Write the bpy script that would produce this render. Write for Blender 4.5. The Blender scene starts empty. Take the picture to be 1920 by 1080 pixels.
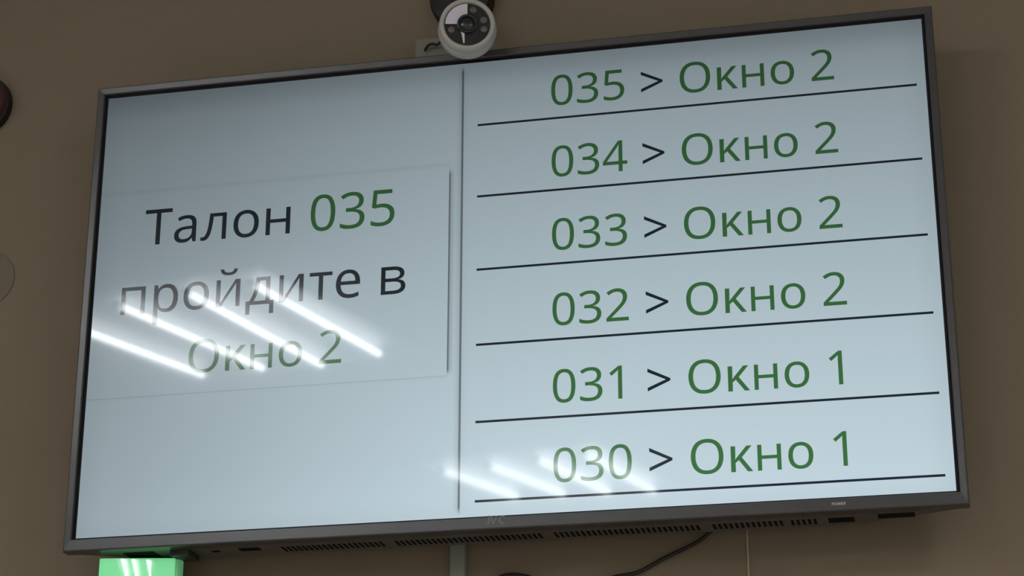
import bpy, bmesh, math, json
from mathutils import Vector, Matrix
from mathutils.geometry import tessellate_polygon

S = bpy.context.scene
COL = S.collection

# ----------------------------------------------------------------- camera
ZC = 2.66                      # height of the middle of the display above the floor
cam_data = bpy.data.cameras.new('camera')
cam_data.sensor_width = 36.0
cam_data.lens = 3976.61 / 1920 * 36.0
cam_data.clip_start = 0.05
cam = bpy.data.objects.new('camera', cam_data)
COL.objects.link(cam)
RX = Vector((0.9765309809076634, 0.2153731684455198, 0.0012812654893755522))
RY = Vector((-0.07454653737460905, 0.3435733265837436, -0.9361624768306175))   # image down
RZ = Vector((-0.20206448746123729, 0.9140961478826602, 0.3515653215735442))   # view direction
m = Matrix((RX, -RY, -RZ)).transposed().to_4x4()
m.translation = Vector((0.6210323, -2.7186841, -1.0608919 + ZC))
cam.matrix_world = m
S.camera = cam

# ----------------------------------------------------------------- world and exposure
W = bpy.data.worlds.new('world')
W.use_nodes = True
W.node_tree.nodes['Background'].inputs[0].default_value = (0.5, 0.55, 0.6, 1)
W.node_tree.nodes['Background'].inputs[1].default_value = 0.05
S.world = W
S.view_settings.view_transform = 'Standard'
S.view_settings.look = 'None'
S.view_settings.exposure = 0.0
S.view_settings.gamma = 1.0
S.view_settings.use_curve_mapping = False

TUBE_POWER = 50.0
# added unseen fill lamps at ceiling height, to brighten and even out the wall
for k, (lx, ly, lw) in enumerate(((1.9, -2.3, 26.0), (1.9, -4.3, 26.0), (-2.9, -3.3, 20.0), (0.6, -6.0, 26.0))):
    ld = bpy.data.lights.new('fill_lamp', 'AREA')
    ld.shape = 'SQUARE'; ld.size = 0.6; ld.energy = lw; ld.color = (0.95, 0.98, 1.0)
    lo_ = bpy.data.objects.new('fill_lamp', ld)
    lo_.location = (lx, ly, ZC + 0.79)
    COL.objects.link(lo_)

# ----------------------------------------------------------------- materials
def mat(name, color, rough=0.5, spec=0.5, metallic=0.0, emit=None, emit_s=1.0, coat=0.0, coat_r=0.03,
        noise=None, bump=None):
    """Principled material; noise = (scale, amount) of gentle colour mottling, bump = (scale, strength)."""
    M = bpy.data.materials.new(name)
    M.use_nodes = True
    nt = M.node_tree
    b = nt.nodes['Principled BSDF']
    b.inputs['Base Color'].default_value = (*color, 1)
    b.inputs['Roughness'].default_value = rough
    b.inputs['Specular IOR Level'].default_value = spec
    b.inputs['Metallic'].default_value = metallic
    b.inputs['Coat Weight'].default_value = coat
    b.inputs['Coat Roughness'].default_value = coat_r
    if emit:
        b.inputs['Emission Color'].default_value = (*emit, 1)
        b.inputs['Emission Strength'].default_value = emit_s
    if noise or bump:
        tc = nt.nodes.new('ShaderNodeTexCoord')
    if noise:
        n = nt.nodes.new('ShaderNodeTexNoise')
        n.inputs['Scale'].default_value = noise[0]
        n.inputs['Detail'].default_value = 4
        nt.links.new(tc.outputs['Object'], n.inputs['Vector'])
        r = nt.nodes.new('ShaderNodeMapRange')
        r.inputs['To Min'].default_value = 1 - noise[1]
        r.inputs['To Max'].default_value = 1 + noise[1]
        nt.links.new(n.outputs['Fac'], r.inputs['Value'])
        mx = nt.nodes.new('ShaderNodeVectorMath')
        mx.operation = 'SCALE'
        mx.inputs[0].default_value = color
        nt.links.new(r.outputs['Result'], mx.inputs['Scale'])
        nt.links.new(mx.outputs['Vector'], b.inputs['Base Color'])
    if bump:
        n2 = nt.nodes.new('ShaderNodeTexNoise')
        n2.inputs['Scale'].default_value = bump[0]
        n2.inputs['Detail'].default_value = 3
        nt.links.new(tc.outputs['Object'], n2.inputs['Vector'])
        bp = nt.nodes.new('ShaderNodeBump')
        bp.inputs['Strength'].default_value = bump[1]
        bp.inputs['Distance'].default_value = 0.001
        nt.links.new(n2.outputs['Fac'], bp.inputs['Height'])
        nt.links.new(bp.outputs['Normal'], b.inputs['Normal'])
    return M


class Ex:
    """Tiny expression builder over math nodes."""
    def __init__(s, nt, sock): s.nt, s.s = nt, sock
    def _op(s, op, *a):
        n = s.nt.nodes.new('ShaderNodeMath'); n.operation = op
        for i, v in enumerate((s,) + a):
            if isinstance(v, Ex): s.nt.links.new(v.s, n.inputs[i])
            else: n.inputs[i].default_value = v
        return Ex(s.nt, n.outputs[0])
    def __add__(s, o): return s._op('ADD', o)
    def __sub__(s, o): return s._op('SUBTRACT', o)
    def __mul__(s, o): return s._op('MULTIPLY', o)
    def __truediv__(s, o): return s._op('DIVIDE', o)
    def mn(s, o): return s._op('MINIMUM', o)
    def mx(s, o): return s._op('MAXIMUM', o)
    def ab(s): return s._op('ABSOLUTE')
    def exp(s): return s._op('EXPONENT')
    def gt(s, o): return s._op('GREATER_THAN', o)
    def lt(s, o): return s._op('LESS_THAN', o)
    def sm(s, a, b, lo=0.0, hi=1.0):
        n = s.nt.nodes.new('ShaderNodeMapRange'); n.interpolation_type = 'SMOOTHSTEP'
        n.inputs['From Min'].default_value = a; n.inputs['From Max'].default_value = b
        n.inputs['To Min'].default_value = lo; n.inputs['To Max'].default_value = hi
        s.nt.links.new(s.s, n.inputs['Value'])
        return Ex(s.nt, n.outputs['Result'])
    def curve(s, pts):
        """piecewise-linear ramp through (x, y) points, y in 0..1, x in 0..1"""
        n = s.nt.nodes.new('ShaderNodeValToRGB')
        n.color_ramp.interpolation = 'B_SPLINE' if len(pts) > 3 else 'LINEAR'
        e = n.color_ramp.elements
        while len(e) < len(pts): e.new(0.5)
        for k, (x, y) in enumerate(pts):
            e[k].position = x; e[k].color = (y, y, y, 1)
        s.nt.links.new(s.s, n.inputs['Fac'])
        return Ex(s.nt, n.outputs['Color'])


HW, HH = 0.6089, 0.3425        # half size of the display


def screen_mat(name, color, page=False):
    """A glossy LCD pixel surface: one colour of the picture times a painted viewing-angle fall-off and the dimmer backlight rim."""
    M = bpy.data.materials.new(name); M.use_nodes = True
    nt = M.node_tree
    b = nt.nodes['Principled BSDF']
    b.inputs['Base Color'].default_value = (0.004, 0.004, 0.005, 1)
    b.inputs['Roughness'].default_value = SCREEN_R
    b.inputs['Specular IOR Level'].default_value = SCREEN_S
    b.inputs['Coat Weight'].default_value = SCREEN_C
    b.inputs['Coat Roughness'].default_value = SCREEN_CR
    tc = nt.nodes.new('ShaderNodeTexCoord')
    sp = nt.nodes.new('ShaderNodeSeparateXYZ')
    nt.links.new(tc.outputs['Object'], sp.inputs[0])
    x = Ex(nt, sp.outputs['X']); z = Ex(nt, sp.outputs['Z'])
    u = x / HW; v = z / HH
    vert = ((v * 0.5) + 0.5).curve(VERT)  # viewing-angle fall-off painted into the emission, brighter towards the bottom
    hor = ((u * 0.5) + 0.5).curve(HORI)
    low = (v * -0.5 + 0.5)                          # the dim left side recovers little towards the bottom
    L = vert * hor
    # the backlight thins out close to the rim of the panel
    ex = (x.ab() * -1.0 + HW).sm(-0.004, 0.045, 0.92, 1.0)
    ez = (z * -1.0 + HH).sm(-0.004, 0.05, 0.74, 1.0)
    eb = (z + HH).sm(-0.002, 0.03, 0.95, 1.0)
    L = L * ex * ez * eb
    if page:
        # thin shadows drawn by the page: column divider and the raised card
        dx = x + 0.0527
        inz = z.ab().sm(0.326, 0.340, 1.0, 0.0)
        line = dx.sm(-0.0042, -0.0012, 0.0, 1.0) * dx.sm(-0.0001, 0.0012, 1.0, 0.0) * 0.74
        soft = (dx * -1.0).sm(0.0, 0.012, 0.20, 0.0) * dx.lt(0.0)
        softr = dx.sm(0.0, 0.012, 0.05, 0.0) * dx.gt(0.0)
        D = (line.mx(soft).mx(softr)) * inz
        cx = x + 0.0722
        cin = z.sm(-0.1385, -0.128, 0.0, 1.0) * z.sm(0.165, 0.179, 1.0, 0.0)
        cline = cx.sm(-0.0012, 0.0, 0.0, 1.0) * cx.sm(0.0008, 0.0032, 1.0, 0.0) * 0.72
        csoft = cx.sm(0.0, 0.010, 0.30, 0.0) * cx.gt(0.0)
        D = D.mx(cline.mx(csoft) * cin)
        zb = z + 0.1383
        inx = x.lt(-0.0720)
        bl = zb.ab().sm(0.0001, 0.0013, 1.0, 0.0) * 0.20
        bs = (zb * -1.0).sm(0.0, 0.006, 0.04, 0.0) * zb.lt(0.0)
        D = D.mx(bl.mx(bs) * inx)
        zt = z - 0.1825
        ts = zt.ab().sm(0.0, 0.006, 0.07, 0.0)
        D = D.mx(ts * inx)
        L = L * (D * -1.0 + 1.0)
    cmb = nt.nodes.new('ShaderNodeVectorMath'); cmb.operation = 'SCALE'
    cmb.inputs[0].default_value = color
    nt.links.new(L.s, cmb.inputs['Scale'])
    nt.links.new(cmb.outputs['Vector'], b.inputs['Emission Color'])
    b.inputs['Emission Strength'].default_value = 1.0
    return M


# screen gloss, and the brightness fall-off painted into the emission
SCREEN_R, SCREEN_S, SCREEN_C, SCREEN_CR = 0.14, 0.075, 0.42, 0.036
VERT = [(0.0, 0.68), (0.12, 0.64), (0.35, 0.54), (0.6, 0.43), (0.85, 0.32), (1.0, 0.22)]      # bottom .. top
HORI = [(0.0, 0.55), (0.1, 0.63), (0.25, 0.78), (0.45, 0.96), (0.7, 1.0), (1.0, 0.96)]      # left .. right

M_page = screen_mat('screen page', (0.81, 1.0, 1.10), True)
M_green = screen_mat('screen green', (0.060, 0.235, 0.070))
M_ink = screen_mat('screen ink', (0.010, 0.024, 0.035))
M_bezel = mat('satin gunmetal plastic', (0.046, 0.043, 0.044), 0.30, 0.5, noise=(40, 0.05))
M_lip = mat('black gap', (0.006, 0.006, 0.010), 0.6, 0.3)
M_back = mat('dark grey textured plastic', (0.092, 0.085, 0.076), 0.45, 0.5, bump=(900, 0.15))
M_slot = mat('vent black', (0.008, 0.007, 0.006), 0.8, 0.1)
M_socket = mat('dark socket plastic', (0.030, 0.028, 0.025), 0.5, 0.4)
M_logo = mat('grey print', (0.17, 0.17, 0.17), 0.4, 0.5)
M_print = mat('white print', (0.75, 0.75, 0.75), 0.5, 0.4)
M_steel = mat('dark steel', (0.08, 0.08, 0.08), 0.4, 0.5, 0.6)
M_wall = mat('beige wall paint', (0.200, 0.156, 0.110), 0.85, 0.2, noise=(2.2, 0.04), bump=(260, 0.10))
M_wall2 = mat('cream wall paint', (0.72, 0.70, 0.64), 0.9, 0.2, noise=(2.0, 0.03))
M_ceil = mat('white ceiling tile', (0.70, 0.70, 0.68), 0.95, 0.1, noise=(30, 0.03))
M_floor = mat('pale floor tile', (0.62, 0.57, 0.50), 0.5, 0.4, noise=(6, 0.06))
M_tube = mat('lit tube', (0.8, 0.8, 0.8), 0.5, emit=(0.93, 0.97, 1.0), emit_s=TUBE_POWER)
M_tube2 = mat('dimmer lit tube', (0.8, 0.8, 0.8), 0.5, emit=(0.93, 0.97, 1.0), emit_s=TUBE_POWER * 0.55)  # dimmed so its mirrored streaks on the screen stay weaker
M_tray = mat('white enamel', (0.75, 0.75, 0.75), 0.4, 0.5)
M_cap = mat('tube cap', (0.5, 0.5, 0.5), 0.4, 0.5)
M_cctv = mat('grey white camera shell', (0.40, 0.385, 0.365), 0.35, 0.5, noise=(60, 0.04))
M_glass = mat('dark camera window', (0.012, 0.010, 0.011), 0.08, 0.5, coat=0.6)
M_lens = mat('lens barrel', (0.010, 0.010, 0.012), 0.35, 0.5)
M_lensg = mat('lens glass', (0.012, 0.013, 0.016), 0.25, 0.5)
M_led = mat('infrared lamp', (0.10, 0.088, 0.080), 0.35, 0.5)
M_pale = mat('pale lilac reflection', (0.62, 0.56, 0.66), 0.4, 0.5)
M_dark = mat('brown black plastic', (0.012, 0.009, 0.008), 0.5, 0.4)
M_duct = mat('grey white duct plastic', (0.205, 0.205, 0.178), 0.6, 0.4)
M_duct2 = mat('shaded beige white box plastic', (0.195, 0.18, 0.148), 0.6, 0.4)  # box colour darkened for the shade it sits in
M_plate = mat('taupe disc surface', (0.158, 0.128, 0.090), 0.6, 0.3)
M_maroon = mat('dark maroon plastic', (0.060, 0.016, 0.018), 0.35, 0.5, coat=0.3)
M_cable = mat('black cable rubber', (0.010, 0.007, 0.006), 0.5, 0.4)
M_wire = mat('cream thin cable', (0.36, 0.31, 0.22), 0.5, 0.4)
M_sign = mat('green lit acrylic', (0.05, 0.34, 0.13), 0.25, 0.5, emit=(0.15, 0.60, 0.25), emit_s=0.85, coat=1.0, coat_r=0.02)
M_signside = mat('sign edge', (0.12, 0.32, 0.15), 0.3, 0.5, emit=(0.15, 0.50, 0.22), emit_s=0.35)
M_signtop = mat('sign cap', (0.20, 0.42, 0.24), 0.3, 0.5)

# ----------------------------------------------------------------- builders
def obj(name, bm, material, parent=None, origin=None, smooth=False):
    """Link a bmesh given in world coordinates; its origin goes to 'origin' (default: the parent's place)."""
    base = Vector((0, 0, 0))
    p = parent
    while p is not None:
        base += p.location
        p = p.parent
    org = Vector(origin) if origin is not None else base.copy()
    bmesh.ops.translate(bm, verts=bm.verts, vec=-org)
    me = bpy.data.meshes.new(name)
    if smooth:
        for f in bm.faces: f.smooth = True
    bm.to_mesh(me); bm.free()
    me.materials.append(material)
    o = bpy.data.objects.new(name, me)
    COL.objects.link(o)
    o.parent = parent
    o.location = org - base
    return o


def tag(o, label=None, cat=None, group=None, kind=None):
    if label: o['label'] = label
    if cat: o['category'] = cat
    if group: o['group'] = group
    if kind: o['kind'] = kind
    return o


def thing(name, loc, label, cat, group=None):
    o = bpy.data.objects.new(name, None)
    o.empty_display_size = 0.05
    COL.objects.link(o)
    o.location = loc
    return tag(o, label, cat, group)


def box(bm, x0, x1, y0, y1, z0, z1, bevel=0.0):
    r = bmesh.ops.create_cube(bm, size=1.0)
    vs = r['verts']
    bmesh.ops.scale(bm, verts=vs, vec=(abs(x1 - x0), abs(y1 - y0), abs(z1 - z0)))
    bmesh.ops.translate(bm, verts=vs, vec=((x0 + x1) / 2, (y0 + y1) / 2, (z0 + z1) / 2))
    if bevel:
        es = list({e for v in vs for e in v.link_edges})
        bmesh.ops.bevel(bm, geom=es, offset=bevel, segments=2, affect='EDGES', profile=0.6)
    return bm


def boxm(*a, **k): return box(bmesh.new(), *a, **k)


def rect_rings(rings):
    """Loft through rectangles ((x0,x1,z0,z1,y), ...), open at both ends."""
    bm = bmesh.new()
    loops = [[bm.verts.new(p) for p in ((x0, y, z0), (x1, y, z0), (x1, y, z1), (x0, y, z1))] for x0, x1, z0, z1, y in rings]
    for a, b in zip(loops, loops[1:]):
        for i in range(4):
            j = (i + 1) % 4
            bm.faces.new((a[i], a[j], b[j], b[i]))
    return bm, loops


def frame_of(axis):
    a = Vector(axis).normalized()
    s = a.cross(Vector((0, 0, 1))).normalized()
    t = s.cross(a).normalized()
    return a, s, t


def lathe(bm, origin, axis, prof, n=48, squash=1.0):
    """Surface of revolution: prof = [(distance along axis, radius), ...]."""
    a, s, t = frame_of(axis)
    o = Vector(origin)
    rings = []
    for d, r in prof:
        if r <= 1e-6:
            rings.append([bm.verts.new(o + a * d)])
        else:
            rings.append([bm.verts.new(o + a * d + (s * math.cos(k * 2 * math.pi / n) + t * squash * math.sin(k * 2 * math.pi / n)) * r) for k in range(n)])
    for A, B in zip(rings, rings[1:]):
        for k in range(n):
            j = (k + 1) % n
            if len(A) == 1 and len(B) == 1: continue
            if len(A) == 1: f = (A[0], B[k], B[j])
            elif len(B) == 1: f = (A[k], A[j], B[0])
            else: f = (A[k], A[j], B[j], B[k])
            bm.faces.new(f)
    bmesh.ops.recalc_face_normals(bm, faces=bm.faces)
    return bm


def tube(pts, r, n=12, sub=8):
    """A round tube along a Catmull-Rom path."""
    P = [Vector(p) for p in pts]
    path = []
    for i in range(len(P) - 1):
        p0 = P[max(i - 1, 0)]; p1 = P[i]; p2 = P[i + 1]; p3 = P[min(i + 2, len(P) - 1)]
        for k in range(sub):
            t = k / sub
            path.append(0.5 * ((2 * p1) + (p2 - p0) * t + (2 * p0 - 5 * p1 + 4 * p2 - p3) * t * t + (3 * p1 - p0 - 3 * p2 + p3) * t ** 3))
    path.append(P[-1])
    bm = bmesh.new()
    rings = []
    for i, c in enumerate(path):
        d = (path[min(i + 1, len(path) - 1)] - path[max(i - 1, 0)]).normalized()
        ref = Vector((0, 1, 0)) if abs(d.y) < 0.9 else Vector((1, 0, 0))
        s = d.cross(ref).normalized(); t = s.cross(d)
        rings.append([bm.verts.new(c + (s * math.cos(k * 2 * math.pi / n) + t * math.sin(k * 2 * math.pi / n)) * r) for k in range(n)])
    for A, B in zip(rings, rings[1:]):
        for k in range(n):
            j = (k + 1) % n
            bm.faces.new((A[k], A[j], B[j], B[k]))
    bm.faces.new(rings[0][::-1]); bm.faces.new(rings[-1])
    bmesh.ops.recalc_face_normals(bm, faces=bm.faces)
    return bm


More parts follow.
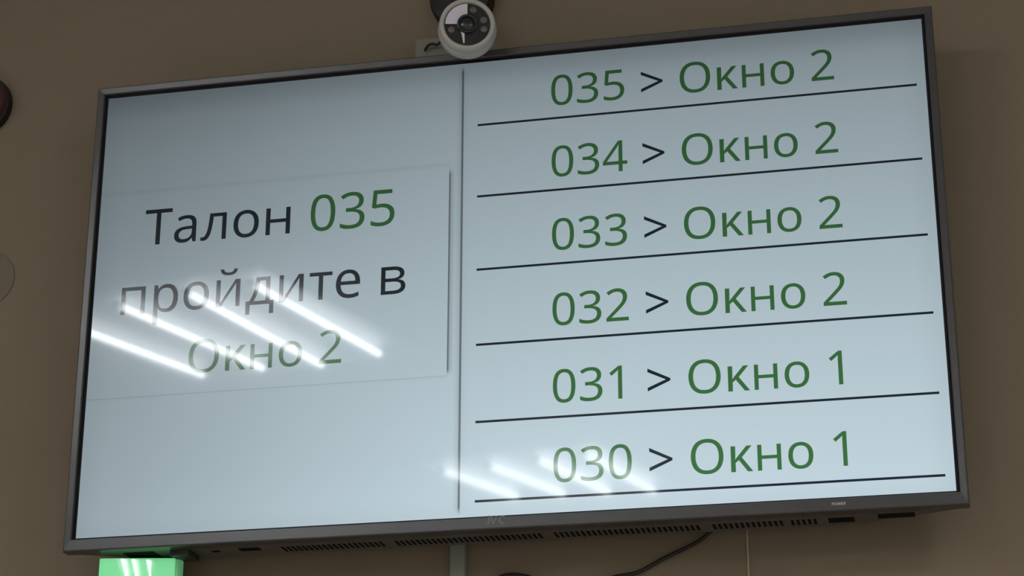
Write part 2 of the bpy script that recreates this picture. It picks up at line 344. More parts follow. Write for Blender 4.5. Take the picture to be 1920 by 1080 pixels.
# ----------------------------------------------------------------- lettering
# outlines in thousandths of an em: character -> (advance, [pieces]); a piece is an outline followed by its holes
G = {k: (a, [l]) for k, (a, l) in json.loads('''{"0":[572,[[[285,-10],[239,-6],[198,6],[163,25],[132,52],[107,88],[86,130],[70,178],[58,232],[51,292],[49,358],[50,403],[53,445],[57,485],[64,522],[73,556],[83,587],[96,615],[111,641],[128,663],[148,682],[170,697],[195,709],[222,718],[252,723],[285,725],[331,721],[371,710],[407,690],[438,663],[464,628],[485,587],[502,539],[514,485],[521,425],[523,358],[522,313],[519,271],[514,232],[508,195],[499,161],[488,129],[475,101],[460,75],[443,53],[423,34],[401,18],[376,6],[348,-3],[318,-8]],[[285,65],[315,68],[342,77],[365,91],[384,111],[399,137],[412,170],[422,208],[428,252],[433,302],[434,358],[433,413],[428,463],[422,507],[412,545],[399,577],[384,603],[365,624],[342,638],[315,647],[285,650],[255,647],[228,638],[205,624],[186,603],[171,577],[158,545],[149,507],[142,463],[138,413],[137,358],[138,302],[142,252],[149,208],[158,170],[171,138],[186,112],[205,91],[228,77],[255,68]]]],"1":[572,[[[269,0],[269,499],[270,568],[273,622],[244,595],[211,567],[135,505],[89,564],[282,714],[355,714],[355,0]]]],"2":[572,[[[48,0],[48,73],[235,262],[326,358],[340,375],[353,391],[364,408],[374,424],[382,440],[389,457],[394,474],[398,492],[400,510],[401,529],[400,551],[395,572],[388,590],[379,605],[366,618],[351,629],[335,638],[316,644],[297,648],[275,649],[255,648],[235,646],[217,643],[200,637],[184,631],[168,623],[152,614],[136,604],[119,593],[103,581],[56,640],[73,654],[92,666],[111,678],[131,689],[153,699],[175,708],[198,715],[223,720],[248,723],[275,724],[313,722],[348,716],[380,706],[408,692],[433,674],[454,652],[470,627],[482,599],[489,568],[491,534],[490,512],[487,490],[483,470],[476,449],[468,430],[458,410],[447,391],[434,371],[420,352],[404,333],[308,231],[159,84],[159,80],[520,80],[520,0]]]],"3":[572,[[[241,-10],[219,-10],[197,-9],[177,-7],[157,-5],[137,-2],[118,2],[99,7],[81,14],[63,21],[45,29],[45,111],[63,103],[82,95],[102,88],[121,82],[142,77],[163,72],[183,69],[203,66],[223,65],[242,64],[278,65],[310,70],[338,77],[361,88],[381,102],[396,118],[408,136],[416,157],[421,180],[423,205],[421,230],[415,253],[404,272],[389,288],[371,302],[348,312],[322,320],[292,326],[259,330],[223,331],[154,331],[154,406],[224,406],[258,407],[288,412],[314,419],[338,430],[358,443],[374,459],[387,476],[396,496],[401,518],[403,541],[402,561],[397,579],[390,595],[381,609],[368,622],[353,632],[336,640],[317,645],[296,649],[273,650],[250,649],[229,647],[210,644],[191,639],[174,633],[93,590],[49,650],[65,662],[82,673],[101,683],[122,693],[143,702],[167,710],[191,716],[217,720],[244,723],[272,724],[315,722],[352,716],[386,706],[414,692],[439,674],[458,653],[473,630],[484,604],[491,577],[493,547],[491,519],[487,494],[479,471],[467,451],[453,432],[436,417],[417,403],[395,392],[371,383],[345,376],[345,372],[378,367],[407,359],[432,348],[454,334],[473,318],[488,299],[500,278],[508,255],[513,230],[515,203],[514,179],[510,156],[505,133],[496,112],[486,93],[473,74],[458,57],[440,42],[419,29],[397,17],[371,7],[343,0],[311,-6],[278,-9]]]],"4":[572,[[[363,0],[363,162],[21,162],[21,237],[357,718],[448,718],[448,241],[552,241],[552,162],[448,162],[448,0]],[[107,241],[363,241],[363,466],[364,554],[368,624],[364,624],[344,583],[321,546]]]],"5":[572,[[[248,-10],[226,-10],[205,-8],[184,-6],[164,-4],[145,0],[126,4],[108,9],[92,15],[77,22],[63,29],[63,112],[78,104],[94,96],[112,89],[131,83],[151,78],[171,73],[191,69],[211,67],[230,66],[249,65],[279,67],[307,71],[333,79],[356,89],[376,103],[394,119],[408,139],[417,162],[423,189],[425,219],[423,246],[418,270],[410,291],[397,310],[382,327],[363,340],[340,350],[312,358],[281,362],[246,364],[182,359],[124,349],[80,377],[107,714],[465,714],[465,634],[182,634],[165,427],[211,434],[275,438],[317,436],[356,429],[391,418],[422,403],[450,383],[473,359],[492,332],[505,301],[512,266],[515,228],[512,185],[504,147],[490,112],[470,81],[445,53],[414,31],[379,13],[340,0],[296,-7]]]],">":[572,[[[50,116],[50,194],[427,351],[50,530],[50,608],[521,373],[521,323]]]],"O":[781,[[[391,-10],[348,-8],[308,-3],[271,7],[237,19],[206,36],[179,56],[154,79],[132,105],[113,133],[97,165],[84,199],[74,236],[67,275],[62,316],[61,359],[62,402],[67,443],[74,481],[84,517],[97,551],[113,582],[132,611],[154,636],[179,659],[206,679],[237,696],[271,708],[309,718],[349,723],[392,725],[433,723],[472,718],[508,709],[541,696],[572,680],[600,660],[625,637],[647,612],[666,583],[683,552],[696,517],[706,481],[714,442],[718,401],[720,358],[719,315],[714,274],[707,235],[696,199],[683,165],[666,133],[647,104],[625,79],[600,56],[572,36],[541,19],[508,7],[472,-3],[433,-8]],[[391,68],[437,71],[478,80],[514,96],[544,118],[569,145],[589,179],[605,217],[616,259],[623,306],[625,358],[623,410],[616,457],[605,499],[589,537],[569,569],[544,597],[514,618],[478,634],[438,643],[392,646],[346,643],[305,634],[270,618],[239,597],[213,569],[193,537],[177,499],[165,457],[158,410],[156,358],[158,306],[165,259],[177,217],[192,179],[213,145],[238,118],[269,96],[304,80],[345,71]]]],"T":[556,[[[233,0],[233,635],[10,635],[10,714],[545,714],[545,635],[323,635],[323,0]]]],"a":[561,[[[215,-10],[187,-8],[161,-4],[136,4],[114,15],[94,29],[77,46],[63,66],[54,90],[48,118],[46,149],[49,180],[56,207],[69,232],[86,254],[109,273],[137,288],[170,301],[209,310],[253,317],[303,320],[394,323],[394,355],[393,380],[389,402],[384,421],[375,436],[365,448],[352,457],[338,465],[322,470],[303,473],[283,474],[266,474],[250,472],[234,470],[218,466],[203,462],[132,433],[105,499],[120,506],[135,513],[152,520],[169,526],[188,532],[207,536],[227,540],[247,543],[267,544],[288,545],[325,543],[358,538],[387,530],[412,517],[433,502],[450,483],[463,459],[472,432],[478,401],[480,365],[480,0],[416,0],[399,76],[395,76],[381,59],[366,44],[352,31],[337,20],[322,11],[305,3],[286,-2],[265,-7],[241,-9]],[[235,61],[261,63],[286,67],[308,75],[329,85],[348,99],[364,115],[377,135],[386,158],[391,184],[393,214],[393,262],[314,259],[276,256],[244,252],[216,246],[193,237],[176,227],[162,215],[151,201],[143,185],[139,167],[137,148],[138,131],[141,116],[147,103],[155,91],[165,82],[176,74],[189,69],[203,64],[218,62]]]],"o":[605,[[[301,-10],[273,-9],[247,-5],[221,2],[197,11],[175,22],[153,37],[134,53],[116,72],[101,94],[87,117],[75,144],[67,172],[60,202],[56,234],[55,269],[58,320],[66,366],[79,407],[98,443],[122,474],[151,500],[183,520],[220,534],[260,543],[304,546],[332,545],[360,541],[385,534],[410,525],[432,513],[454,499],[473,483],[490,464],[506,443],[520,420],[531,394],[540,366],[546,336],[550,304],[551,269],[548,218],[540,172],[527,131],[508,95],[484,63],[455,37],[422,16],[385,2],[345,-7]],[[303,63],[334,65],[361,72],[385,83],[405,99],[422,119],[436,142],[446,169],[454,199],[458,233],[460,269],[458,305],[454,338],[446,368],[436,395],[422,418],[405,437],[385,453],[361,463],[333,470],[302,472],[271,470],[244,463],[220,453],[200,437],[183,418],[170,395],[159,368],[152,338],[147,305],[146,269],[147,233],[152,199],[160,169],[170,142],[184,119],[200,99],[221,83],[245,72],[272,65]]]],"p":[615,[[[85,-240],[85,536],[157,536],[169,463],[173,463],[183,477],[195,489],[207,501],[221,512],[236,522],[253,531],[271,537],[292,542],[315,545],[340,546],[378,543],[413,535],[445,521],[474,502],[500,477],[521,447],[538,411],[550,369],[558,322],[560,269],[558,217],[550,170],[538,128],[521,92],[500,61],[474,35],[445,16],[413,1],[377,-7],[339,-10],[315,-9],[293,-6],[272,-2],[254,5],[237,14],[221,23],[207,34],[194,44],[183,56],[173,68],[167,68],[171,25],[173,-20],[173,-240]],[[326,63],[345,64],[362,67],[379,73],[393,80],[406,90],[418,102],[429,115],[439,129],[447,146],[454,164],[459,183],[463,203],[467,224],[468,247],[469,270],[468,305],[463,338],[456,367],[446,394],[433,417],[418,437],[399,452],[377,463],[352,470],[324,472],[293,470],[266,465],[243,455],[224,443],[209,426],[196,406],[187,382],[180,354],[175,322],[173,286],[173,269],[174,231],[178,197],[185,167],[194,140],[205,117],[221,97],[240,82],[264,72],[293,65]]]],"e":[564,[[[313,-10],[283,-9],[255,-5],[228,1],[203,10],[178,21],[156,35],[136,51],[118,69],[102,90],[88,113],[76,139],[67,167],[60,197],[56,230],[55,264],[56,298],[60,330],[66,361],[74,389],[85,415],[97,439],[112,461],[129,480],[147,497],[168,512],[190,524],[213,534],[238,541],[264,545],[292,546],[319,545],[344,541],[368,535],[390,527],[411,516],[429,503],[446,488],[462,471],[475,452],[487,431],[496,409],[503,385],[509,359],[512,332],[513,304],[513,251],[146,251],[149,216],[154,185],[164,157],[176,133],[193,113],[212,95],[234,82],[259,73],[286,67],[317,65],[337,65],[356,67],[374,68],[391,71],[407,75],[489,102],[489,25],[408,-2],[391,-5],[374,-7],[355,-9],[334,-10]],[[148,321],[421,321],[420,347],[416,371],[410,393],[401,413],[390,431],[375,447],[359,459],[339,467],[316,472],[291,474],[267,472],[245,468],[225,459],[207,448],[192,433],[178,416],[167,396],[158,374],[152,349]]]],"\\u03ba":[534,[[[85,0],[85,536],[178,536],[178,397],[176,319],[172,261],[174,261],[193,287],[213,312],[403,536],[509,536],[306,299],[525,0],[420,0],[244,242],[178,188],[178,0]]]],"B":[650,[[[97,0],[97,714],[301,714],[352,712],[398,708],[438,700],[473,689],[504,675],[528,656],[547,634],[561,606],[569,574],[572,537],[571,513],[566,490],[559,469],[550,450],[537,432],[522,417],[504,404],[484,393],[461,385],[436,379],[436,374],[454,371],[471,366],[487,361],[503,355],[518,348],[531,340],[544,330],[556,319],[566,307],[575,294],[583,279],[588,263],[593,244],[595,225],[596,203],[593,166],[585,132],[572,102],[553,76],[529,53],[501,34],[469,19],[432,8],[392,2],[348,0]],[[187,410],[319,410],[353,411],[383,415],[409,421],[429,429],[445,439],[457,452],[467,468],[474,485],[478,505],[479,527],[477,549],[472,569],[464,586],[452,600],[438,611],[419,621],[396,628],[370,633],[339,636],[305,637],[187,637]],[[187,76],[331,76],[367,77],[398,82],[424,89],[446,100],[463,113],[476,129],[487,146],[494,166],[499,187],[500,210],[498,232],[494,251],[486,269],[475,286],[462,301],[444,313],[421,323],[394,329],[361,334],[324,335],[187,335]]]],"J":[273,[[[-4,-190],[-46,-186],[-78,-177],[-78,-101],[-44,-108],[-6,-111],[4,-111],[14,-109],[23,-107],[32,-105],[41,-101],[50,-96],[58,-91],[65,-84],[72,-75],[78,-66],[83,-55],[87,-43],[90,-29],[91,-13],[92,4],[92,714],[182,714],[182,11],[180,-28],[174,-63],[164,-93],[149,-119],[131,-141],[109,-159],[85,-172],[58,-182],[28,-188]]]],"V":[600,[[[255,0],[0,714],[94,714],[255,256],[282,174],[300,100],[318,174],[345,258],[505,714],[600,714],[345,0]]]],"C":[632,[[[389,-10],[347,-8],[308,-3],[271,6],[238,19],[207,35],[179,55],[154,77],[133,103],[114,131],[98,163],[84,197],[74,234],[67,273],[62,314],[61,358],[63,400],[67,440],[75,478],[86,514],[101,549],[118,580],[138,609],[161,635],[188,657],[217,678],[249,694],[284,707],[321,717],[361,722],[404,724],[448,722],[490,717],[529,709],[566,697],[601,682],[565,606],[492,633],[475,637],[458,641],[440,643],[422,645],[403,645],[359,642],[319,633],[283,617],[250,596],[222,568],[198,535],[180,497],[167,455],[159,408],[156,357],[158,306],[166,259],[178,217],[195,180],[217,147],[245,119],[277,97],[313,81],[355,72],[402,69],[491,77],[573,97],[573,19],[490,-3]]]],"P":[605,[[[97,0],[97,714],[286,714],[339,712],[386,705],[427,694],[461,679],[490,659],[513,635],[531,608],[544,577],[551,542],[554,504],[553,481],[550,458],[544,436],[537,414],[528,393],[515,374],[501,355],[483,339],[462,324],[439,310],[412,298],[381,290],[347,283],[310,279],[269,278],[187,278],[187,0]],[[187,355],[259,355],[298,356],[332,360],[363,367],[389,376],[411,388],[429,403],[443,422],[453,444],[459,470],[461,500],[459,526],[454,550],[445,570],[433,588],[417,603],[397,615],[374,625],[346,632],[314,636],[278,637],[187,637]]]],"W":[930,[[[201,0],[12,714],[106,714],[217,278],[238,189],[251,108],[266,193],[289,283],[415,714],[508,714],[639,280],[663,189],[678,108],[692,189],[713,279],[823,714],[917,714],[727,0],[636,0],[497,468],[481,526],[468,577],[461,609],[451,553],[427,465],[292,0]]]],"E":[556,[[[97,0],[97,714],[496,714],[496,635],[187,635],[187,412],[478,412],[478,334],[187,334],[187,79],[496,79],[496,0]]]],"R":[622,[[[97,0],[97,714],[294,714],[344,712],[389,706],[429,696],[462,682],[490,664],[513,641],[531,615],[544,584],[551,550],[554,511],[553,489],[551,468],[546,449],[541,432],[533,416],[524,401],[514,388],[504,376],[492,365],[479,356],[466,347],[453,339],[439,332],[425,326],[411,320],[607,0],[502,0],[329,295],[187,295],[187,0]],[[187,371],[294,371],[327,372],[356,377],[381,383],[403,393],[421,406],[435,421],[447,438],[455,459],[459,482],[461,507],[459,533],[454,557],[446,576],[434,593],[419,607],[400,617],[378,625],[352,631],[322,635],[289,636],[187,636]]]]}''').items()}


def bez(p0, p1, p2, p3, n=8):
    out = []
    for k in range(n):
        t = k / n; w = 1 - t
        out.append(tuple(w ** 3 * a + 3 * w * w * t * b + 3 * w * t * t * c + t ** 3 * d for a, b, c, d in zip(p0, p1, p2, p3)))
    return out


def R4(x0, y0, x1, y1): return [[(x0, y0), (x1, y0), (x1, y1), (x0, y1)]]


i_pieces = [[[(85, 0), (180, 0), (467, 460), (467, 0), (549, 0), (549, 536), (454, 536), (167, 75), (167, 536), (85, 536)]]]
G['\u0422'] = G['T']; G['\u041e'] = G['O']; G['\u0430'] = G['a']; G['\u043e'] = G['o']; G['\u0440'] = G['p']
G['\u0435'] = G['e']; G['\u043a'] = G['\u03ba']; G[' '] = (260, [])
G['\u043d'] = (643, [R4(85, 0, 170, 536), R4(473, 0, 558, 536), R4(170, 240, 473, 311)])            # en
G['\u043f'] = (643, [R4(85, 0, 170, 536), R4(473, 0, 558, 536), R4(170, 464, 473, 536)])            # pe
G['\u0442'] = (466, [R4(15, 464, 450, 536), R4(191, 0, 275, 464)])                                  # te
G['\u0438'] = (648, i_pieces)                                                                       # i
breve = bez((150, 745), (160, 655), (222, 622), (318, 622), 10) + bez((318, 622), (412, 622), (474, 655), (486, 745), 10) + [(486, 745), (420, 745)] \
    + bez((420, 745), (410, 692), (370, 676), (318, 676), 8) + bez((318, 676), (266, 676), (228, 692), (216, 745), 8) + [(216, 745)]
G['\u0439'] = (648, i_pieces + [[breve]])                                                           # short i
ell = [(511, 0), (511, 536), (180, 536)] + bez((180, 536), (164, 300), (140, 62), (48, 64), 12) + [(48, 64), (10, 70), (10, 2)] \
    + bez((10, 2), (30, -6), (46, -7), (62, -7), 4) + bez((62, -7), (190, -7), (230, 150), (254, 466), 14) + [(254, 466), (427, 466), (427, 0)]
G['\u043b'] = (596, [[ell]])                                                                        # el
de_out = [(18, -185), (100, -185), (100, 0), (476, 0), (476, -185), (558, -185), (558, 72), (482, 72), (482, 536), (212, 536)] \
    + bez((212, 536), (200, 340), (160, 180), (84, 72), 8) + [(84, 72), (18, 72)]
de_in = [(172, 72), (398, 72), (398, 466), (282, 466)] + bez((282, 466), (270, 320), (236, 170), (172, 72), 8)
G['\u0434'] = (571, [[de_out, de_in]])                                                              # de
ve_out = [(85, 0), (310, 0)] + bez((310, 0), (455, 0), (545, 48), (545, 152), 10) + bez((545, 152), (545, 222), (502, 268), (410, 282), 8) \
    + bez((410, 282), (482, 296), (524, 334), (524, 398), 8) + bez((524, 398), (524, 490), (440, 536), (318, 536), 10) + [(318, 536), (85, 536)]
ve_h1 = [(168, 68), (305, 68)] + bez((305, 68), (405, 68), (460, 92), (460, 156), 8) + bez((460, 156), (460, 220), (405, 242), (300, 242), 8) + [(300, 242), (168, 242)]
ve_h2 = [(168, 308), (292, 308)] + bez((292, 308), (392, 308), (440, 332), (440, 388), 8) + bez((440, 388), (440, 448), (392, 466), (300, 466), 8) + [(300, 466), (168, 466)]
G['\u0432'] = (605, [[ve_out, ve_h1, ve_h2]])                                                       # ve


def letters(bm, text, x, z, em, y, bold=0.0, stretch=1.0):
    """Flat letters in the plane y, baseline z, starting at x; returns the end x."""
    for ch in text:
        adv, pieces = G[ch]
        for piece in pieces:
            loops = [[Vector((x + px * em / 1000 * stretch, y, z + pz * em / 1000)) for px, pz in lp] for lp in piece]
            flat = [v for lp in loops for v in lp]
            vs = [bm.verts.new(v) for v in flat]
            for tri in tessellate_polygon([[Vector((v.x, v.z, 0)) for v in lp] for lp in loops]):
                f = [vs[k] for k in tri]
                n = (f[1].co - f[0].co).cross(f[2].co - f[0].co)
                if n.length < 1e-14: continue
                if n.y > 0: f = f[::-1]
                try: bm.faces.new(f)
                except ValueError: pass
        x += adv * em / 1000 * stretch
    return x


# ----------------------------------------------------------------- room shell
WY = 0.11                      # face of the wall that carries the television
HC = ZC + 0.80                 # ceiling
X0, X1, Y0 = -3.6, 3.4, -6.5
tag(obj('floor', boxm(X0 - .1, X1 + .1, Y0 - .1, WY + .1, -0.1, 0), M_floor), kind='structure')
tag(obj('ceiling', boxm(X0 - .1, X1 + .1, Y0 - .1, WY + .1, HC, HC + 0.1), M_ceil), kind='structure')
tag(obj('wall_back', boxm(X0 - .1, X1 + .1, WY, WY + 0.1, 0, HC), M_wall), kind='structure')
tag(obj('wall_left', boxm(X0 - .1, X0, Y0 - .1, WY, 0, HC), M_wall2), kind='structure')
tag(obj('wall_right', boxm(X1, X1 + .1, Y0 - .1, WY, 0, HC), M_wall2), kind='structure')
tag(obj('wall_front', boxm(X0, X1, Y0 - .1, Y0, 0, HC), M_wall2), kind='structure')

# ----------------------------------------------------------------- ceiling lights
def ceiling_light(label, tubes, material, r=0.0092):
    """A recessed white tray with bare LED tubes; tubes = [((x,y),(x,y)), ...]."""
    cx = sum(a[0] + b[0] for a, b in tubes) / (2 * len(tubes)); cy = sum(a[1] + b[1] for a, b in tubes) / (2 * len(tubes))
    t = thing('ceiling_light', (cx, cy, HC), label, 'ceiling light')
    (ax, ay), (bx, by) = tubes[0]; (ex, ey), (fx, fy) = tubes[-1]
    d = Vector((bx - ax + fx - ex, by - ay + fy - ey, 0)).normalized()
    s = Vector((ex - ax + fx - bx, ey - ay + fy - by, 0)); L = s.length / 2 + 0.10; s.normalize()
    H = max((Vector((b[0] - a[0], b[1] - a[1], 0))).length for a, b in tubes) / 2 + 0.05
    bm = bmesh.new()
    def quad(h, w, z): return [bm.verts.new(Vector((cx, cy, z)) + d * (h * p) + s * (w * q)) for p, q in ((-1, -1), (1, -1), (1, 1), (-1, 1))]
    top = quad(H + .015, L / 2 + .035, HC); low = quad(H + .015, L / 2 + .035, HC - .012); inn = quad(H, L / 2 + .02, HC - .012); bot = quad(H, L / 2 + .02, HC - .003)
    for A, B in ((top, low), (low, inn), (inn, bot)):
        for i in range(4):
            j = (i + 1) % 4
            bm.faces.new((A[i], A[j], B[j], B[i]))
    bm.faces.new(bot)
    bmesh.ops.recalc_face_normals(bm, faces=bm.faces)
    obj('tray', bm, M_tray, t)
    for (p, q) in tubes:
        P = Vector((*p, HC - 0.026)); Q = Vector((*q, HC - 0.026))
        dd = (Q - P).normalized()
        n = (Q - P).length
        tb = obj('light_tube', lathe(bmesh.new(), P, dd, [(0, 0), (0, r), (n, r), (n, 0)], 20), material, t, smooth=False)
        for o_, a_ in ((P, -dd), (Q, dd)):
            obj('tube_holder', lathe(bmesh.new(), o_, a_, [(0, r + .0005), (0.018, r + .0005), (0.018, 0)], 16), M_cap, tb)
    return t


ceiling_light('white ceiling light with four lit tubes, mirrored on the left half of the screen',
              [((-1.634, -2.014), (-1.416, -2.538)), ((-1.427, -1.966), (-1.235, -2.516)), ((-1.225, -1.915), (-1.069, -2.523)), ((-1.047, -1.892), (-0.890, -2.465))], M_tube)
ceiling_light('white ceiling light with four lit tubes, mirrored low in the middle of the screen',
              [((-1.007, -3.623), (-0.846, -3.986)), ((-0.849, -3.599), (-0.688, -3.985)), ((-0.686, -3.559), (-0.536, -3.990)), ((-0.530, -3.526), (-0.388, -4.009))], M_tube2, 0.0125)
ceiling_light('white ceiling light with three lit tubes, farthest from the television, mirrored in the green sign',
              [((-0.800, -4.620), (-0.660, -5.300)), ((-0.667, -4.620), (-0.530, -5.280)), ((-0.486, -4.620), (-0.378, -5.140))], M_tube)


# ----------------------------------------------------------------- television
tv = thing('television', (0, 0, ZC - 0.3622), 'large wall-mounted flat screen television showing ticket numbers and window numbers in Russian', 'television')
BX0, BX1, BZ0, BZ1 = -0.6244, 0.6242, ZC - 0.3622, ZC + 0.3582
OX, OT, OB = HW + 0.0042, ZC + HH + 0.0042, ZC - HH - 0.0022      # opening of the bezel
bm, loops = rect_rings([
    (BX0 + .0006, BX1 - .0006, BZ0 + .0006, BZ1 - .0006, 0.0160),
    (BX0, BX1, BZ0, BZ1, 0.0150),
    (BX0, BX1, BZ0, BZ1, -0.0045),
    (BX0 + .0007, BX1 - .0007, BZ0 + .0007, BZ1 - .0007, -0.0062),
    (BX0 + .0022, BX1 - .0022, BZ0 + .0022, BZ1 - .0022, -0.0070),
    (-OX - .0012, OX + .0012, OB - .0012, OT + .0012, -0.0062),
    (-OX, OX, OB, OT, -0.0050),
    (-OX, OX, OB, OT, 0.0005)])
bmesh.ops.recalc_face_normals(bm, faces=bm.faces)
bz = obj('bezel', bm, M_bezel, tv)
# black gap between bezel and picture
bm, loops = rect_rings([(-OX - .001, OX + .001, OB - .001, OT + .001, 0.0008), (-HW + .0004, HW - .0004, ZC - HH + .0004, ZC + HH - .0004, -0.0002), (-HW + .0004, HW - .0004, ZC - HH + .0004, ZC + HH - .0004, 0.003)])
bmesh.ops.recalc_face_normals(bm, faces=bm.faces)
obj('gap_lip', bm, M_lip, tv)
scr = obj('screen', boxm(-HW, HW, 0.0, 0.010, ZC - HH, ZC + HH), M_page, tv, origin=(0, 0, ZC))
tag(scr, 'lit white page of ticket numbers')


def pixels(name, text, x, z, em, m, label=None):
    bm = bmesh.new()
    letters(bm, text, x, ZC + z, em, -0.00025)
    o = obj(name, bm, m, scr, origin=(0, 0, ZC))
    if label: tag(o, label)
    return o


ROW_EM, ROW_X, PITCH, TOPZ = 0.0664, 0.0745, 0.11226, 0.24076
OKNO = '\u041e\u043a\u043d\u043e '
for k, (num, win) in enumerate((('035', '2'), ('034', '2'), ('033', '2'), ('032', '2'), ('031', '1'), ('030', '1'))):
    zb = TOPZ - k * PITCH + 0.0202
    pixels('ticket_number', num, ROW_X, zb, ROW_EM, M_green, 'green ' + num)
    pixels('arrow_sign', '>', ROW_X + 1976e-3 * ROW_EM, zb, ROW_EM, M_ink, 'dark arrow after ' + num)
    pixels('window_word', OKNO, ROW_X + 2808e-3 * ROW_EM, zb, ROW_EM, M_green, 'green window word after ' + num)
    pixels('window_number', win, ROW_X + 5631e-3 * ROW_EM, zb, ROW_EM, M_green, 'green ' + win + ' after ' + num)
    zl = ZC + TOPZ - k * PITCH
    bm = bmesh.new()
    q = [bm.verts.new(p) for p in ((-0.0312, -0.00025, zl - .0017), (0.5960, -0.00025, zl - .0017), (0.5960, -0.00025, zl + .0017), (-0.0312, -0.00025, zl + .0017))]
    bm.faces.new(q)
    tag(obj('row_line', bm, M_ink, scr, origin=(0, 0, ZC)), 'dark line under ' + num)
pixels('ticket_word', '\u0422\u0430\u043b\u043e\u043d', -0.5364, 0.0958, 0.0785, M_ink, 'dark heading word')
pixels('called_number', '035', -0.5364 + 3.221 * 0.0785, 0.0958, 0.0785, M_green, 'large green 035')
pixels('instruction_word', '\u043f\u0440\u043e\u0439\u0434\u0438\u0442\u0435', -0.5717, -0.0109, 0.0785, M_ink, 'dark long word of the second text line')
pixels('instruction_word', '\u0432', -0.5717 + 5.019 * 0.0785, -0.0109, 0.0785, M_ink, 'dark single letter ending the second text line')
pixels('called_window_word', OKNO, -0.4555 - .061 * 0.0697, -0.1082, 0.0697, M_green, 'green word of the third text line')
pixels('called_window_number', '2', -0.4555 + (2.823 - .061) * 0.0697, -0.1082, 0.0697, M_green, 'large green 2')

# printing on the bezel
FY = -0.0072
bm = bmesh.new()
letters(bm, 'J', -0.0118, ZC - 0.3528, 0.0136, FY); letters(bm, 'V', -0.0078, ZC - 0.3553, 0.0150, FY); letters(bm, 'C', 0.0030, ZC - 0.3553, 0.0150, FY)
tag(obj('logo_print', bm, M_logo, bz), 'faint grey letters')
bm = bmesh.new()
letters(bm, 'POWER', 0.4482, ZC - 0.3545, 0.0053, FY)
tag(obj('power_print', bm, M_print, bz), 'small white printed word')

# back cover: plan outline tapering towards both ends, flat underside
UZ = ZC - 0.3608
plan = [(-.616, .0150), (.616, .0150), (.6165, .018), (.505, .0620), (.455, .0750), (-.455, .0750), (-.505, .0620), (-.6165, .018)]
bm = bmesh.new()
lo = [bm.verts.new((x, y, UZ)) for x, y in plan]
hi = [bm.verts.new((x, y, ZC + 0.3550)) for x, y in plan]
bm.faces.new(lo); bm.faces.new(hi)
for i in range(len(plan)):
    j = (i + 1) % len(plan)
    bm.faces.new((lo[i], lo[j], hi[j], hi[i]))
bmesh.ops.recalc_face_normals(bm, faces=bm.faces)
bk = obj('back_cover', bm, M_back, tv)
for n0, n1 in ((0, 20), (22, 50), (52, 79), (81, 94), (95, 100)):
    bm = bmesh.new()
    for n in range(n0, n1):
        box(bm, -.317 + .00745 * n, -.317 + .00745 * n + .0036, 0.034, 0.060, UZ - 0.0006, UZ + 0.002)
    obj('vent_grille', bm, M_slot, bk)
for (a, b, c, d) in ((.440, .474, .034, .058), (.505, .553, .026, .048), (-.546, -.500, .022, .055), (-.378, -.348, .030, .046), (-.420, -.408, .036, .044)):
    obj('port_recess', boxm(a, b, c, d, UZ - 0.0006, UZ + 0.003), M_slot, bk)
for xk in (-.19, .035, .20, .40):
    obj('screw', lathe(bmesh.new(), (xk, .024, UZ + .001), (0, 0, -1), [(0, .0035), (.0016, .0035), (.0018, .0025), (.0018, 0)], 14), M_slot, bk)
bm = boxm(-.474, -.446, .018, .062, UZ - 0.0085, UZ + 0.004, bevel=0.002)
obj('stand_socket', bm, M_socket, bk)
bm = boxm(-.22, .22, .075, WY, ZC - .12, ZC + .12)
box(bm, -.26, .26, .098, WY, ZC + .02, ZC + .07)
obj('wall_bracket', bm, M_steel, tv)

# ----------------------------------------------------------------- security camera above the screen
cc = thing('security_camera', (-0.081, WY, ZC + .502), 'round grey white security camera with dark window, mounted above the middle of the television', 'security camera')
CP = Vector((-0.0290, -0.078, ZC + 0.3655))
ax = Vector((0.235, -0.965, -0.060)).normalized()          # where the camera looks
rt = Vector((0, 0, 1)).cross(ax).normalized()
up = ax.cross(rt).normalized()
shell = obj('shell', lathe(bmesh.new(), CP, ax, [(-.006, .0325), (-.0005, .0335), (.0015, .0350), (.0015, .0378), (-.0005, .0398), (-.006, .0408), (-.010, .0408), (-.0115, .0402),
        (-.0125, .0402), (-.014, .0415), (-.022, .0425), (-.032, .0415), (-.046, .035), (-.058, .024), (-.064, .012), (-.066, 0)], 64), M_cctv, cc, smooth=True)
win = obj('window', lathe(bmesh.new(), CP, ax, [(-.008, .0330), (-.0028, .0330), (-.0024, .0), ], 48), M_glass, cc)
def on_face(u, v, d=0.0): return CP + rt * u + up * v + ax * d
for (u, v) in ((.0235, .0070), (.0240, -.0070), (.0085, .0230), (-.0225, -.0085)):
    obj('infrared_lamp', lathe(bmesh.new(), on_face(u, v, -.0024), ax, [(0, .0052), (.0006, .0050), (.0012, .0030), (.0013, 0)], 20), M_led, win, smooth=True)
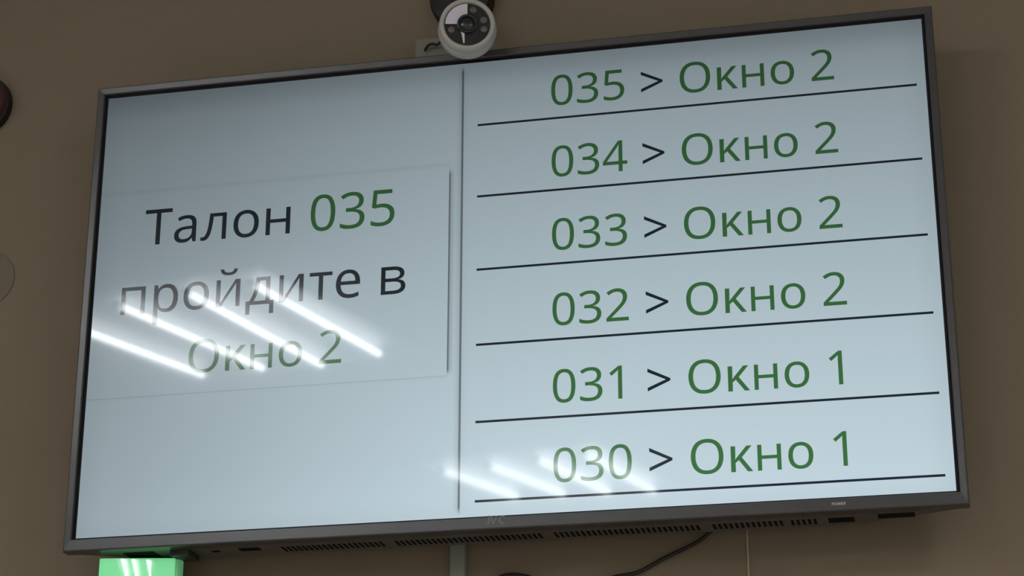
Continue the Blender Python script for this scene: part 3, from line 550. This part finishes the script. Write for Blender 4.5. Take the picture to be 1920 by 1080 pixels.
# reflection in the window, put in as pale solid pieces around the lens
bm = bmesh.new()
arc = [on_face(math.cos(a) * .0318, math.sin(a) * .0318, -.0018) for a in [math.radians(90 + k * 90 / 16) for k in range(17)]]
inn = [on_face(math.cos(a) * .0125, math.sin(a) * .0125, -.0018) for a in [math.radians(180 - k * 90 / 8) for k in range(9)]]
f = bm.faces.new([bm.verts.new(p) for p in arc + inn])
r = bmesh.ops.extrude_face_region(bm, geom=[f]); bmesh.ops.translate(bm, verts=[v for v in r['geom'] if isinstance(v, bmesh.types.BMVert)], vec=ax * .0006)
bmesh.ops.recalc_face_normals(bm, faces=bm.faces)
tag(obj('reflection_segment', bm, M_pale, win), 'painted pale lilac reflection quarter')
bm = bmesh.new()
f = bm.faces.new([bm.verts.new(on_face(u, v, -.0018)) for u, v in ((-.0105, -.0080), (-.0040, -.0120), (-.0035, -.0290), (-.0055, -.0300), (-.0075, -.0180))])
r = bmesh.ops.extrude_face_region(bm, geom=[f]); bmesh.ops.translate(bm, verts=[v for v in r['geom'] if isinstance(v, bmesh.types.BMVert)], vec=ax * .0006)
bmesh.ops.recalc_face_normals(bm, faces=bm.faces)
tag(obj('reflection_sliver', bm, M_pale, win), 'painted pale narrow reflection sliver')
ln = obj('lens', lathe(bmesh.new(), on_face(0, 0, -.0024), ax, [(0, .0148), (.004, .0145), (.005, .0135), (.005, .0118), (.0025, .0108)], 40), M_lens, cc, smooth=True)
obj('lens_glass', lathe(bmesh.new(), on_face(.0, 0, -.0005), ax, [(0, .0112), (.0022, .0080), (.0032, .004), (.0035, 0)], 32), M_lensg, ln, smooth=True)
obj('mount_base', lathe(bmesh.new(), (-0.081, WY, ZC + .502), (0, -1, 0), [(0, .049), (.020, .049), (.026, .046), (.030, .038), (.030, 0)], 56), M_dark, cc, smooth=False)
obj('mount_arm', tube([(-0.078, WY - .026, ZC + .496), (-0.068, .050, ZC + .468), (-0.056, .010, ZC + .420), (-0.046, -.012, ZC + .388), CP - ax * .054], .0125, 16, 6), M_dark, cc, smooth=True)


# ----------------------------------------------------------------- things on the wall
jb = thing('junction_box', (-0.124, WY, ZC + 0.39), 'pale plastic cable box on the wall beside the security camera, above the television', 'junction box')
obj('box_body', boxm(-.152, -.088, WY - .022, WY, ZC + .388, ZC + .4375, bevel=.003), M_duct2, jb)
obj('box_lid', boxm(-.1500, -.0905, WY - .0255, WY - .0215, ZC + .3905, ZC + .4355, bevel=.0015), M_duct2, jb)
tag(obj('camera_cable', tube([(-.1345, .081, ZC + .413), (-.128, .076, ZC + .4185), (-.120, .074, ZC + .4195), (-.113, .074, ZC + .4175), (-.102, .074, ZC + .428), (-.092, .078, ZC + .448), (-.080, .082, ZC + .470)], .0020), M_cable),
    'thin black cable running from the pale cable box up to the security camera', 'cable')

tk = thing('cable_duct', (-0.0795, WY, ZC - .75), 'pale grey vertical cable duct on the wall below the middle of the television', 'cable duct')
obj('duct_body', boxm(-.0900, -.0670, WY - .012, WY, ZC - 1.15, ZC - .30), M_duct, tk)
obj('duct_lid', boxm(-.0890, -.0680, WY - .0145, WY - .0115, ZC - 1.15, ZC - .30, bevel=.001), M_duct, tk)
tag(obj('thin_cable', tube([(.3245, WY - .0014, ZC - .25), (.3247, WY - .0014, ZC - .36), (.3250, WY - .0014, ZC - .5), (.3250, WY - .0014, ZC - 1.1)], .0015), M_wire),
    'thin cream cable running straight down the wall below the television', 'cable')

tag(obj('power_cable', tube([(.2920, .0925, ZC - .3000), (.2850, .0935, ZC - .3440), (.2733, .0965, ZC - .3575), (.2524, .1015, ZC - .3697), (.2080, .1045, ZC - .3882), (.1745, .1045, ZC - .4043), (.1412, .1045, ZC - .4098),
        (.0967, .1045, ZC - .4190), (.0594, .1045, ZC - .4180), (.0295, .1045, ZC - .4065), (.0009, .1045, ZC - .3996), (-.0218, .1045, ZC - .4033), (-.0368, .1045, ZC - .4214), (-.0419, .1045, ZC - .4700), (-.044, .1045, ZC - .62)], .0027), M_cable),
    'black cable sagging from under the television across the wall', 'cable')


bm = bmesh.new()
lathe(bm, (-.838, WY, ZC + .108), (0, -1, 0), [(0, .046), (.0012, .0457), (.0018, .0445), (.0018, 0)], 48)  # thin taupe disc, slightly darker than the wall
tag(obj('taupe_disc', bm, M_plate, smooth=False), 'round taupe thin disc on the wall left of the television', 'thin disc')

rf = thing('round_wall_fixture', (-.859, WY, ZC + .412), 'dark maroon round fixture on the wall, up left of the television', 'wall fixture')
obj('fixture_base', lathe(bmesh.new(), (-.859, WY, ZC + .405), (0, -1, 0), [(0, .036), (.014, .036), (.016, .034), (.016, 0)], 40, squash=1.25), M_dark, rf, smooth=False)
obj('fixture_dome', lathe(bmesh.new(), (-.859, WY - .012, ZC + .405), (0, -1, 0), [(0, .0345), (.008, .0335), (.016, .029), (.023, .020), (.027, .010), (.028, 0)], 40, squash=1.25), M_maroon, rf, smooth=True)

# ----------------------------------------------------------------- green lit sign under the left end
sg = thing('green_sign', (-.522, WY, ZC - .368), 'bright green glossy lit sign box just under the left end of the television', 'sign')
A = Vector((-.5794, .0190, 0)); B = Vector((-.4648, .0419, 0))
e = (B - A).normalized(); nrm = Vector((e.y, -e.x, 0)); Ln = (B - A).length
SZ1, SZ0 = ZC - .368, ZC - .368 - .20
def sp(t, d, z, bow=.00106):
    p = A + e * (Ln * t) + nrm * (d + bow * (1 - (2 * t - 1) ** 2))
    return (p.x, p.y, z)
bm = bmesh.new()
N = 24
cols = [(sp(0.0, -.010, 0), 0)] + [(sp(0.0, -.003, 0), 0), (sp(.008, 0, 0), 0)] + [(sp(.015 + .91 * k / N, 0.001, 0), 0) for k in range(N + 1)]
pts = [c[0] for c in cols]
back = [sp(.925, -.010, 0)]
loop = pts + back
lo = [bm.verts.new((p[0], p[1], SZ0)) for p in loop]; hi = [bm.verts.new((p[0], p[1], SZ1)) for p in loop]
for i in range(len(loop)):
    j = (i + 1) % len(loop)
    fc = bm.faces.new((lo[i], lo[j], hi[j], hi[i])); fc.smooth = 2 < i < len(pts) - 2
bm.faces.new([bm.verts.new(v.co) for v in lo]); bm.faces.new([bm.verts.new(v.co) for v in hi])
bmesh.ops.recalc_face_normals(bm, faces=bm.faces)
obj('sign_face', bm, M_sign, sg)
bm = bmesh.new()
loop = [sp(.925, -.010, 0), sp(.925, -.0002, 0), sp(.95, -.0005, 0), sp(.975, -.002, 0), sp(.992, -.006, 0), sp(1.0, -.012, 0), sp(1.0, -.016, 0), sp(.925, -.016, 0)]
lo = [bm.verts.new((p[0], p[1], SZ0)) for p in loop]; hi = [bm.verts.new((p[0], p[1], SZ1)) for p in loop]
for i in range(len(loop)):
    j = (i + 1) % len(loop)
    fc = bm.faces.new((lo[i], lo[j], hi[j], hi[i])); fc.smooth = i < 5
bm.faces.new([bm.verts.new(v.co) for v in lo]); bm.faces.new([bm.verts.new(v.co) for v in hi])
bmesh.ops.recalc_face_normals(bm, faces=bm.faces)
tag(obj('sign_edge', bm, M_signside, sg), 'duller green rounded edge')
bm = bmesh.new()
pl = [sp(0, -.010, 0, 0), sp(.925, -.010, 0, 0), sp(.925, -.016, 0, 0), sp(.985, -.016, 0, 0), sp(.97, -.030, 0, 0), sp(.06, -.030, 0, 0)]
lo = [bm.verts.new((p[0], p[1], SZ0 + .002)) for p in pl]; hi = [bm.verts.new((p[0], p[1], SZ1 - .002)) for p in pl]
for i in range(len(pl)):
    j = (i + 1) % len(pl)
    bm.faces.new((lo[i], lo[j], hi[j], hi[i]))
bm.faces.new(lo); bm.faces.new(hi)
bmesh.ops.recalc_face_normals(bm, faces=bm.faces)
obj('sign_housing', bm, M_signtop, sg)
obj('sign_bracket', boxm(-.552, -.522, .052, WY, SZ0 + .06, SZ1 - .04), M_steel, sg)
